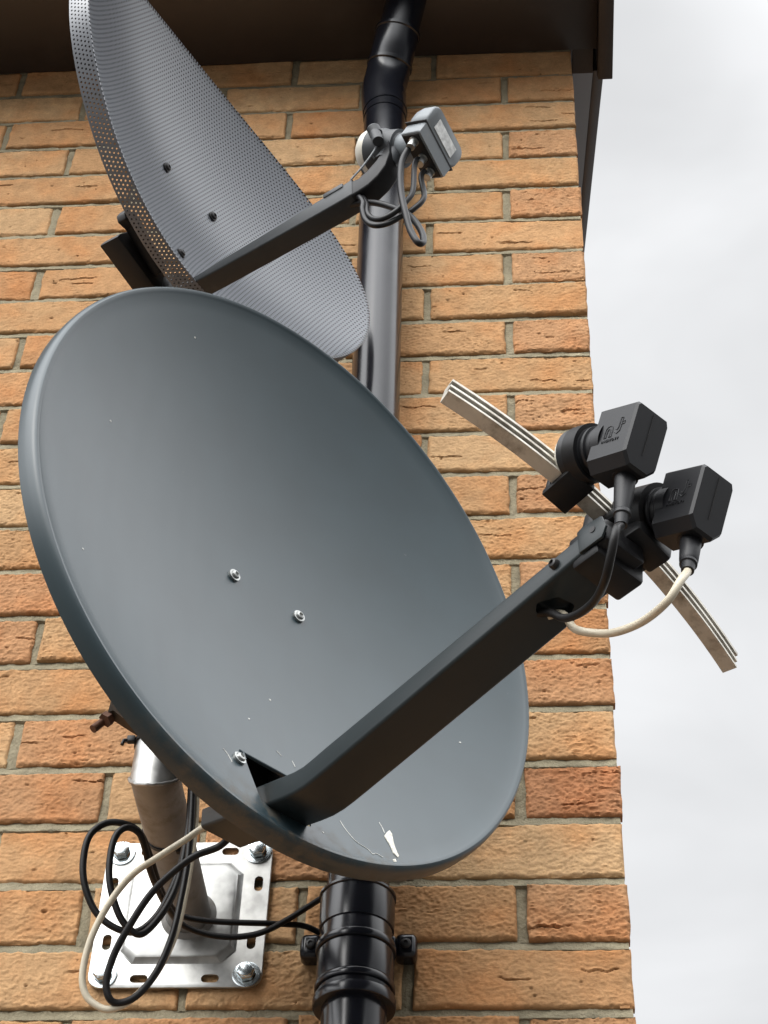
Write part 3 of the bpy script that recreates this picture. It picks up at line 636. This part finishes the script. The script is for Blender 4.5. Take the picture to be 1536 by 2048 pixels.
def make_lnb(name, label, ctr, tilt, boot_dir, boot_len):
    C0 = Vector(ctr); ta = Vector((0, -math.sin(R(tilt)), math.cos(R(tilt)))); e = Vector((0, math.cos(R(tilt)), math.sin(R(tilt)))); hx = Vector((1, 0, 0))
    rot = Matrix((hx, e, ta)).transposed()
    s = MB()
    # body: chamfered box in two shells with a seam between them
    def shell(t0, t1, w0, w1, h0, h1, ch):
        def o(w, h): return [(w, h - ch), (w - ch * .5, h), (-w + ch * .5, h), (-w, h - ch * .5), (-w, -h + .001), (-w + .007, -h - .007), (w - .007, -h - .007), (w, -h + .001)]
        return [[C0 + hx * x + e * y + ta * t for x, y in o(w, h)] for t, w, h in ((t0, w0, h0), (t1, w1, h1))]
    A = shell(-.0190, .0170, .0164, .0164, .0230, .0220, .0045)
    s.loft([[C0 + (p - C0) * 1.0 - ta * .0 for p in A[0]], A[1], [C0 + (p - C0 - ta * .0170) * .93 + ta * .0195 for p in A[1]]])
    body = s.build(name, M['lnb'], LD, sharp=22)
    if label: body['label'] = label
    s = MB()
    # end shell split by a narrow seam
    s.prism([(-.0001, -.016), (.0004, -.016), (.0004, .0185), (-.0001, .0185)], (C0 + ta * .0197, hx, e, ta), -.001, .0003); 
    s.build('seam', M['bracket'], body)
    NC = C0 - e * .0010
    s = MB(); s.lathe(NC - ta * .018, -ta, [(-.006, .0185), (.003, .0185), (.005, .0170), (.009, .0170), (.0095, .0188), (.0118, .0188), (.0123, .0170), (.0148, .0170), (.0153, .0188), (.0176, .0188), (.0181, .0170), (.0206, .0170), (.0211, .0192), (.0240, .0192), (.0245, .0172), (.028, .0172), (.030, .0200), (.036, .0212)], 40)
    s.build('neck', M['lnb'], body)
    s = MB(); s.lathe(NC - ta * .053, -ta, [(-.002, .0190), (.002, .0192), (.006, .0180), (.010, .0140), (.012, .0080), (.0128, 0)], 40); s.build('feed_cap', M['cap_white'], body)
    # cable connector and rubber boot below
    p0 = C0 + hx * .003 - e * .0285 + ta * .004; bd = Vector(boot_dir).normalized()
    s = MB(); s.lathe(p0, bd, [(-.004, .0095), (.002, .0095), (.0022, .0078), (.010, .0075), (.024, .0068), (boot_len * .72, .0058), (boot_len * .74, .0064), (boot_len * .8, .0064), (boot_len * .82, .0052), (boot_len, .0046), (boot_len, 0)], 24); s.build('cable_boot', M['lnb'], body)
    # emblem on the side: an arch and a crossed hook in outline, with a line of small lettering
    fx = C0 - hx * .0165
    def stroke(m, pts, wd=.00042):
        m.tube([fx + ta * (a * .80 + .001) + e * (b * .80 + .001) for a, b in pts], wd, 6)
    m = MB()
    stroke(m, [(-.0105, -.008), (-.0100, .001), (-.0080, .0038), (-.0050, .0042), (-.0020, .0030), (-.0012, .0005), (-.0013, -.008)])
    stroke(m, [(-.0078, -.008), (-.0074, -.001), (-.0060, .0010), (-.0045, .0006), (-.0040, -.001), (-.0042, -.008), (-.0013, -.008)]); stroke(m, [(-.0105, -.008), (-.0078, -.008)])
    stroke(m, [(.0015, -.0035), (.0050, -.0060), (.0085, -.0035), (.0090, .0015), (.0090, .0105), (.0062, .0105), (.0062, .0015), (.0050, -.0020), (.0030, -.0010)])
    stroke(m, [(.0090, .0060), (.0125, .0060), (.0125, .0032), (.0090, .0032)])
    m.build('emblem', M['lnb'], body)
    text_mesh('INVERTO.TV', .0031, (fx - hx * .0002 + ta * .000 - e * .0085, ta, e, -hx), .0003, 'lettering', M['lnb'], body)
    return C0, ta, e, p0 + bd * boot_len
C1, T1, E1, B1 = make_lnb('lnb', 'black LNB nearer the dish on the tilted rail', (-.0290, -.2060, .4035), 27, (-.06, -.98, -.16), .047)
C2, T2, E2, B2 = make_lnb('lnb', 'black LNB at the tip of the feed arm', (.0240, -.2415, .4130), 27, (-.22, -.96, -.05), .036)
# clamp that holds the first LNB on the rail
rc, rx, rn = rail_frame(-.026); nk = C1 - E1 * .001 - T1 * .042
rotr = Matrix((rx, ry, rn)).transposed(); s = MB()
s.box(rc - ry * .0115, (.024, .0070, .032), rotr, bev=.0012); s.box(rc + rn * .0130 + ry * .002, (.022, .028, .005), rotr, bev=.001); s.box(rc - rn * .0125, (.022, .024, .005), rotr, bev=.001)
s.box(rc + ry * .0110, (.022, .008, .029), rotr, bev=.0015)
s.lathe(nk - T1 * .005, T1, [(0, .0180), (0, .0222), (.013, .0222), (.013, .0180)], 40)
s.box((rc + ry * .013 + nk - E1 * .019) / 2, (.018, .014, .016), rotr, bev=.002)
s.build('lnb_clamp', M['black'], LD)
# holder at the tip of the arm: collar for the second LNB, bolted through the rail
r2c, rx, rn = rail_frame(.030); rotr = Matrix((rx, ry, rn)).transposed(); nk2 = C2 - E2 * .001 - T2 * .042
s = MB()
s.box(r2c + rn * .0135 - ry * .0065 + rx * .004, (.056, .024, .011), rotr, bev=.002)
s.box(r2c - rn * .0145 - ry * .002, (.050, .030, .012), rotr, bev=.003)
s.box(r2c - ry * .0150 + rx * .001, (.052, .014, .036), rotr, bev=.003)
s.lathe(nk2 - T2 * .008, T2, [(0, .0180), (0, .0230), (.018, .0230), (.018, .0180)], 40)
s.box(nk2 - E2 * .024 + T2 * .002, (.036, .020, .022), rotr, bev=.003)
s.prism([(-.026, -.014), (.022, -.016), (.026, .010), (.012, .034), (-.012, .030), (-.028, .012)], (Vector((.006, -.262, .345)), (1, 0, 0), (0, 1, 0), (0, 0, 1)), -.014, .012, bev=.003)
s.prism(rrect(.040, .0165, .003), (Vector((.0, -.2615, .33)), (1, 0, 0), (0, 1, 0), (0, 0, 1)), 0, .036, bev=.001)
hb = s.build('feed_holder', M['black'], LD)
for dx in (-.004, .007):
    s = MB(); screw_mesh(s, r2c + rx * (dx - .004) + rn * .0190 - ry * .002, rn, .0042, .003); s.build('screw', M['screw'], hb)
# pale side tab of the arm where it grips the holder
s = MB(); s.prism([(-.010, -.010), (.012, -.010), (.017, -.002), (.014, .010), (-.004, .0125), (-.010, .0105)], (Vector((-.0222, -.2595, .352)), (0, 0, 1), (0, 1, 0), (1, 0, 0)), -.0012, .0012, bev=.0005)
tb = s.build('side_tab', M['arm'], arm)
s = MB(); s.lathe((-.0236, -.2570, .357), (-1, 0, 0), [(0, .0026), (.0005, .0026), (.0005, 0)], 14); s.build('tab_hole', M['screw_dark'], tb)

# ------------------------------------------------------------------ upper dish (perforated)
UD = empty('satellite_dish', Matrix([[0.463318, -0.059823, 0.88417, -0.4975], [0.884784, -0.024994, -0.465331, -0.33], [0.049936, 0.997896, 0.04135, 3.4205], [0, 0, 0, 1]])); tag(UD, 'dark perforated mesh satellite dish with grey LNB, above the solid dish', 'satellite dish', 'satellite dishes on the wall')
ua_, ub_, uk = .2868, .2000, 1.10
def un(x, y): return uk * (x * x + y * y)
NT2 = 180
me = bpy.data.meshes.new('reflector'); bm = bmesh.new(); uvl = bm.loops.layers.uv.new('sheet')
rings = []; fr_ = [i / 26 for i in range(1, 27)]
peri = [0.0]
for k in range(NT2):
    a0, a1 = 2 * math.pi * k / NT2, 2 * math.pi * (k + 1) / NT2
    peri.append(peri[-1] + math.hypot(ua_ * (math.cos(a1) - math.cos(a0)), ub_ * (math.sin(a1) - math.sin(a0))))
def ring(fx, dn, uvf):
    out = []
    for k in range(NT2 + 1):
        a = 2 * math.pi * (k % NT2) / NT2; x, y = fx(a); out.append(((x, y, un(x, y) + dn), uvf(k, x, y)))
    return out
rowsF = [ring(lambda a, f=f: (f * (ua_ - .003) * math.cos(a), f * (ub_ - .003) * math.sin(a)), 0, lambda k, x, y: (x, y)) for f in fr_]
rowsS = [ring(lambda a, d=d: ((ua_ + d) * math.cos(a), (ub_ + d) * math.sin(a)), n_, lambda k, x, y, n_=n_: (peri[k], n_)) for d, n_ in ((-.003, 0), (-.0012, .0004), (.0004, -.0006), (.0012, -.003), (.0035, -.026))]
rowsI = [ring(lambda a, d=d: ((ua_ + d) * math.cos(a), (ub_ + d) * math.sin(a)), n_, lambda k, x, y, n_=n_: (peri[k], n_)) for d, n_ in ((.0035, -.026), (.0020, -.026), (-.0002, -.0032), (-.003, -.0018))]
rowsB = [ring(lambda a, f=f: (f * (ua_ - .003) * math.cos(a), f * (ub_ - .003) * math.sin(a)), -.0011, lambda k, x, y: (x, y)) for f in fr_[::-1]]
vcache = {}
def gv(p):
    key = (round(p[0], 6), round(p[1], 6), round(p[2], 6))
    if key not in vcache: vcache[key] = bm.verts.new(p)
    return vcache[key]
def strip(A, B, mi=0):
    for k in range(NT2):
        q = [A[k], A[k + 1], B[k + 1], B[k]]; vs = [gv(t[0]) for t in q]
        if len(set(vs)) < 4: continue
        try: f = bm.faces.new(vs)
        except ValueError: continue
        f.material_index = mi
        for lp, t in zip(f.loops, q): lp[uvl].uv = t[1]
for rows in (rowsF, rowsS, rowsI, rowsB):
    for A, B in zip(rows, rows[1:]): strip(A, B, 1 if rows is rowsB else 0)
for rr, dn in ((rowsF[0], 0), (rowsB[-1], -.0011)):
    cv = bm.verts.new((0, 0, dn))
    for k in range(NT2):
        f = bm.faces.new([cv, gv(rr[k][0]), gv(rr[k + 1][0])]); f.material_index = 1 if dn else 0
        for lp, t in zip(f.loops, ((0, 0), rr[k][1], rr[k + 1][1])): lp[uvl].uv = t
bmesh.ops.recalc_face_normals(bm, faces=bm.faces); bm.to_mesh(me); bm.free(); me.materials.append(M['perf']); me.materials.append(material('shade_dark_mesh_back', (0.020, 0.021, 0.023), .6))  # opaque back sheet coloured dark to stand in for shade in the holes
me.polygons.foreach_set('use_smooth', [True] * len(me.polygons)); me.set_sharp_from_angle(angle=R(40))
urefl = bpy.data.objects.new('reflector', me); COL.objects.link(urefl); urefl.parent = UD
for hx, vy in ((-0.0305, 0.0199), (0.0597, 0.0208), (-0.0197, -0.1458), (.030, -.150)):
    s = MB(); nn = Vector((-2 * uk * hx, -2 * uk * vy, 1)).normalized(); screw_mesh(s, Vector((hx, vy, un(hx, vy) + .0008)), nn, .0050, .0048, washer=.0062); s.build('screw', M['screw_dark'], UD)
# arm
AU = [(-.050, -.190, -.176), (.02, -.1990, -.188), (.045, -.2000, -.1895), (.07, -.1995, -.1855), (.156, -.1955, -.1762), (.209, -.1928, -.1692), (.235, -.1910, -.1655), (.250, -.1895, -.1620)]
secs = [[Vector((x, (vb + vt) / 2 + y, n_)) for x, y in rrect(.026, vt - vb, .0022, 3)] for n_, vb, vt in AU]
s = MB(); s.loft(secs); uarm = s.build('feed_arm', material('black_arm_top_weathered', (0.034, 0.038, 0.041), .40, spec=.35, var=.15, vscale=20, dirt=(0.07, .07, .068), dscale=30, dlo=.56, dhi=.8), UD)
s = MB(); s.box((0, -.1668, .226), (.0285, .007, .026), Matrix.Rotation(-.1, 3, 'X'), bev=.0015); s.build('arm_joint', M['lnb_dark'], uarm)
AC = [(.2485, -.1905, -.1640), (.258, -.1895, -.1660), (.270, -.1870, -.1600), (.282, -.1800, -.1500), (.292, -.1690, -.1370), (.298, -.1520, -.1260)]
s = MB(); s.loft([[Vector((x, (vb + vt) / 2 + y, n_)) for x, y in rrect(.025, vt - vb, .003, 3)] for n_, vb, vt in AC]); crd = s.build('arm_cradle', M['black'], uarm)  # black colour stands in for the shadow in the cradle's hollow
s = MB()
for hh in (-.0125, .0115): s.tube(smooth_path([Vector((hh, -.1625, .2485)), Vector((hh, -.1500, .264)), Vector((hh, -.1330, .279)), Vector((hh, -.1150, .288))], 4), .0012, 6)
for q in ((-.152, .2615), (-.137, .2755)): s.box((-.0005, q[0], q[1]), (.024, .002, .0016))
s.build('cradle_rib', M['lnb_grey'], crd)
# LNB head
UT = Vector((0, -.47, .883)).normalized(); RO = R(-11); e_0 = Vector((0, .883, .47)).normalized(); x_0 = Vector((1, 0, 0)); UX = x_0 * math.cos(RO) + e_0 * math.sin(RO); UE = e_0 * math.cos(RO) - x_0 * math.sin(RO); FC = Vector((.009, -.1450, .3520)); urot = Matrix((UX, UE, UT)).transposed()
s = MB()
secs = []
for t, kx, ky in ((-.030, .76, .72), (-.026, .92, .90), (-.016, 1, 1), (-.004, 1, 1), (-.001, .985, .98), (0, .95, .94)):
    secs.append([FC + UT * t + UX * x + UE * (y + .008) for x, y in rrect(.068 * kx, .031 * ky, .010 * min(kx, ky), 5)])
s.loft(secs); lnb = s.build('lnb', M['lnb_grey'], UD, sharp=45); lnb['label'] = 'grey four-output LNB with a silver sticker on its back'
s = MB(); secs = []
for t, kx in ((-.026, .97), (-.003, 1), (0, .97)):
    secs.append([FC + UT * t + UX * x + UE * (y - .0155) for x, y in rrect(.062 * kx, .0175, .002, 3)])
s.loft(secs); s.build('connector_skirt', M['lnb_grey'], lnb, sharp=45)
s = MB(); secs = [[FC + UT * t + UX * x + UE * (y - .0071) for x, y in rrect(.0675, .0014, .0006, 2)] for t in (-.028, .0006)]; s.loft(secs); s.build('seam', M['bracket'], lnb)
s = MB(); s.box(FC + UT * .0004 + UX * .001 + UE * .006, (.040, .0150, .0008), urot); stk = s.build('sticker', material('silver_label', (0.62, 0.62, 0.60), .28, metal=.6, var=.30, vscale=160), lnb)
s = MB(); s.box(FC - UT * .014 - UE * .0243, (.056, .002, .022), urot); s.build('connector_plate', M['bracket'], lnb)
s = MB()
for hx in (-.020, .002, .020):
    s.lathe(FC - UT * .013 + UX * hx - UE * .0238, -UE + UT * .15, [(0, .0058), (.003, .0058), (.0032, .0048), (.013, .0048), (.013, 0)], 16)
s.build('f_connector', M['screw'], lnb)
s = MB(); s.lathe(FC - UT * .026 - UE * .003, -UT, [(0, .0180), (.010, .0175), (.022, .0160), (.028, .0165)], 40); s.build('neck', M['lnb_grey'], lnb)
s = MB(); s.lathe(FC - UT * .054 - UE * .003, -UT, [(-.002, .0160), (0, .0178), (.010, .0178), (.012, .0215), (.022, .0250), (.036, .0262)], 40); s.build('horn', M['lnb_dark'], lnb)
s = MB(); s.lathe(FC - UT * .090 - UE * .003, -UT, [(0, .0262), (.004, .0264), (.010, .0245), (.016, .019), (.0195, .0105), (.021, 0)], 40); s.build('feed_cap', M['cap_white'], lnb)
s = MB(); s.lathe(FC - UT * .067 - UE * .003, UT, [(0, .0185), (0, .0225), (.013, .0215), (.013, .0170)], 36)
kb = Vector((-0.018, -0.1062, 0.284))
s.tube([kb + Vector((0, -.022, .004)), kb], .0062, 16); s.lathe(kb, Vector((-.35, .9, -.2)), [(-.006, .0055), (-.005, .0075), (.004, .0075), (.006, .006), (.006, 0)], 16)
s.tube([Vector((0, -.150, .285)), FC - UT * .060 - UE * .016], .014, 16); s.build('neck_clamp', M['lnb_dark'], lnb)
# bracket and stand-off behind the mesh
s = MB()
pts = [lw_ for lw_ in [(-0.0653, -0.1237, -0.034), (-0.0609, -0.1136, -0.034), (-0.0412, -0.0872, -0.034), (-0.0042, -0.0928, -0.034), (0.0485, -0.1126, -0.034), (0.0293, -0.1406, -0.034), (0.0003, -0.1391, -0.034)]]
s.prism([(p[0], p[1]) for p in pts], ((0, 0, -.058), (1, 0, 0), (0, 1, 0), (0, 0, 1)), 0, .026, bev=.002)
pts = [(-0.0736, -0.0979, -0.022), (-0.0684, -0.0858, -0.022), (-0.0456, -0.0779, -0.022), (-0.02, -0.0943, -0.022), (0.0107, -0.1129, -0.022), (0.0007, -0.1303, -0.022), (-0.0551, -0.1039, -0.022), (-0.0699, -0.1059, -0.022)]
s.prism([(p[0], p[1]) for p in pts], ((0, 0, -.030), (1, 0, 0), (0, 1, 0), (0, 0, 1)), 0, .012, bev=.002)
s.build('mount_bracket', M['bracket'], UD)
Uinv = UD.matrix_world.inverted()
j0 = Vector((-0.4966, -0.285, 3.2795)); j1 = Vector((-0.4883, -0.285, 3.2429)); j2 = Vector((-0.5019, -0.15, 3.2916)); j3 = Vector((-0.5283, -0.004, 3.417))
s = MB(); s.tube([Uinv @ p for p in smooth_path([j0 + Vector((0, 0, .03)), j0, j1, j2, j3], 6)], .016, 20); s.box(Uinv @ (j3 + Vector((0, .0, 0))), (.10, .14, .006), (Uinv.to_3x3() @ Matrix(((1, 0, 0), (0, 0, 1), (0, 1, 0)))), bev=.001); s.build('stand_off', M['bracket'], UD)

# ------------------------------------------------------------------ cables
def cable(name, label, pts, r, mat, group=None):
    s = MB(); s.tube(smooth_path(pts, 8), r, 12); o = s.build(name, mat); tag(o, label, 'cable', group); return o
LWm = LD.matrix_world
BD1 = Vector((-.06, -.98, -.16)).normalized(); BD2 = Vector((-.22, -.96, -.05)).normalized()
def lworld(*p): return LWm @ Vector(p)
inner = [lworld(.004, -.272, .265), lworld(.003, -.276, .18), lworld(.002, -.281, .09), lworld(.002, -.285, .03), lworld(.0, -.278, -.02), lworld(-.002, -.262, -.06)]
cable('coax_cable', 'white coaxial cable from the outer LNB, hanging in a long loop below', [LWm @ (B2 - BD2 * .012), LWm @ B2] + [Vector(p) for p in [(0.0088, -0.6948, 2.4535), (-0.0012, -0.6906, 2.4385), (-0.0155, -0.6691, 2.4406), (-0.0317, -0.6508, 2.4468), (-0.0448, -0.6345, 2.4589), (-0.0618, -0.6252, 2.4715)]] + [lworld(.004, -.279, .296)] + inner + [lworld(-.010, -.256, -.088)]
      + [Vector(p) for p in [(-0.3763, -0.328, 2.5112), (-0.3908, -0.325, 2.5012), (-0.4122, -0.318, 2.49), (-0.4377, -0.306, 2.4782), (-0.4566, -0.296, 2.455), (-0.4689, -0.288, 2.4261), (-0.4728, -0.28, 2.3986), (-0.4684, -0.275, 2.3828), (-0.458, -0.272, 2.3743), (-0.4468, -0.27, 2.3726), (-0.4316, -0.268, 2.382), (-0.4147, -0.266, 2.4064), (-0.4024, -0.264, 2.446), (-0.3982, -0.262, 2.4922), (-0.3969, -0.262, 2.5336), (-0.3976, -0.262, 2.5658), (-0.3991, -0.264, 2.5918), (-0.4003, -0.268, 2.6169), (-0.403, -0.27, 2.6498)]], .0030, M['cable_white'])
cable('coax_cable', 'black coaxial cable from the inner LNB, hanging in a narrow loop', [LWm @ (B1 - BD1 * .012), LWm @ B1] + [Vector(p) for p in [(-0.0344, -0.7237, 2.4742), (-0.0386, -0.7179, 2.4566), (-0.0427, -0.7011, 2.4493), (-0.0488, -0.6737, 2.4557), (-0.0587, -0.6515, 2.4635), (-0.0695, -0.6328, 2.4754)]] + [lworld(-.004, -.279, .290)] + [p + Vector((-.006, -.006, -.0)) for p in inner] + [lworld(.008, -.256, -.088)]
      + [Vector(p) for p in [(-0.3591, -0.33, 2.4913), (-0.38, -0.327, 2.4836), (-0.399, -0.32, 2.472), (-0.418, -0.31, 2.4565), (-0.4338, -0.3, 2.4338), (-0.4456, -0.29, 2.4137), (-0.4512, -0.282, 2.3926), (-0.4482, -0.277, 2.3792), (-0.4403, -0.272, 2.377), (-0.4262, -0.27, 2.3854), (-0.4126, -0.268, 2.4099), (-0.4041, -0.266, 2.4448), (-0.4008, -0.264, 2.4858), (-0.3994, -0.264, 2.5218), (-0.4002, -0.266, 2.5576), (-0.4019, -0.268, 2.589), (-0.4035, -0.27, 2.6155), (-0.4063, -0.272, 2.6483)]], .0031, M['cable_black'])
cable('coax_cable', 'black coaxial cable in a wide loop left of the stub arm, ending at pipe clip', [Vector(p) for p in [(-0.311, -0.008, 2.6043), (-0.3207, -0.014, 2.6065), (-0.3322, -0.02, 2.6064), (-0.3563, -0.045, 2.5928), (-0.4024, -0.09, 2.5676), (-0.4294, -0.12, 2.5552), (-0.4371, -0.15, 2.5495), (-0.4397, -0.19, 2.5444), (-0.4411, -0.235, 2.546), (-0.4451, -0.268, 2.5483), (-0.4568, -0.28, 2.5498), (-0.4723, -0.285, 2.5476), (-0.4845, -0.288, 2.533), (-0.4876, -0.285, 2.5105), (-0.4842, -0.28, 2.4876), (-0.4727, -0.272, 2.4649), (-0.4546, -0.266, 2.4521), (-0.4359, -0.262, 2.451), (-0.4214, -0.258, 2.4697), (-0.4122, -0.256, 2.4982), (-0.4071, -0.256, 2.5246), (-0.4042, -0.258, 2.5578), (-0.405, -0.26, 2.5892), (-0.4069, -0.264, 2.6256)]], .0031, M['cable_black'])
cable('coax_cable', 'black coaxial cable in a tight loop before the plate, passing behind the downpipe', [Vector(p) for p in [(-0.2883, -0.008, 2.6595), (-0.3093, -0.012, 2.644), (-0.3401, -0.035, 2.6041), (-0.362, -0.06, 2.5734), (-0.385, -0.08, 2.5564), (-0.4083, -0.1, 2.5476), (-0.4276, -0.13, 2.5402), (-0.4335, -0.17, 2.533), (-0.4365, -0.205, 2.5294), (-0.438, -0.24, 2.5277), (-0.4393, -0.262, 2.5342), (-0.4429, -0.28, 2.54), (-0.4529, -0.288, 2.5405), (-0.4609, -0.29, 2.5297), (-0.4632, -0.288, 2.5082), (-0.4607, -0.284, 2.4847), (-0.4513, -0.276, 2.4602), (-0.4407, -0.27, 2.448), (-0.4299, -0.266, 2.4465), (-0.4174, -0.262, 2.4671), (-0.4089, -0.258, 2.4954), (-0.4052, -0.258, 2.5259), (-0.4036, -0.26, 2.5591), (-0.4047, -0.262, 2.5933), (-0.4075, -0.266, 2.6299)]], .0031, M['cable_black'])
UWm = UD.matrix_world
def fcon(hx): return UWm @ (FC - UT * .012 + UX * hx - UE * .034)
cable('coax_cable', 'thick grey-black cable dropping from the mesh dish LNB in a long loop', [UWm @ (FC - UT * .012 - UX * .020 - UE * .018)] + [Vector(p) for p in [(-0.2133, -0.4877, 3.2574), (-0.2165, -0.4845, 3.2312), (-0.2148, -0.4814, 3.1991), (-0.2099, -0.4799, 3.1678), (-0.2043, -0.4769, 3.1418), (-0.1962, -0.4755, 3.123), (-0.1914, -0.4715, 3.1287), (-0.1924, -0.4697, 3.1446), (-0.1991, -0.4673, 3.166), (-0.2091, -0.4655, 3.1854), (-0.2244, -0.4586, 3.206), (-0.2419, -0.4527, 3.2231), (-0.2575, -0.4453, 3.236), (-0.2748, -0.4367, 3.2442)]], .0036, M['grey_cable'])
cable('coax_cable', 'black cable from the outermost connector under the mesh dish LNB', [UWm @ (FC - UT * .013 + UX * .014 - UE * .032), UWm @ (FC - UT * .011 + UX * .014 - UE * .044)] + [Vector(p) for p in [(-0.1922, -0.4668, 3.2124), (-0.2029, -0.4668, 3.1919), (-0.216, -0.464, 3.1834), (-0.2299, -0.4629, 3.1736), (-0.2444, -0.46, 3.175), (-0.254, -0.4579, 3.1878), (-0.2581, -0.4569, 3.2069), (-0.2583, -0.4554, 3.2223), (-0.2651, -0.4484, 3.2429), (-0.2749, -0.4392, 3.2498)]], .0031, M['grey_cable'])
cable('coax_cable', 'black cable from the middle connector under the mesh dish LNB', [UWm @ (FC - UT * .013 - UX * .002 - UE * .032), UWm @ (FC - UT * .011 - UX * .002 - UE * .044)] + [Vector(p) for p in [(-0.2037, -0.4724, 3.2169), (-0.2101, -0.4725, 3.1986), (-0.2198, -0.4711, 3.1845), (-0.2331, -0.4661, 3.179), (-0.2448, -0.4604, 3.1857), (-0.2526, -0.4561, 3.2016), (-0.2553, -0.4525, 3.2234), (-0.2621, -0.4468, 3.245), (-0.2729, -0.4381, 3.253)]], .0031, M['grey_cable'])
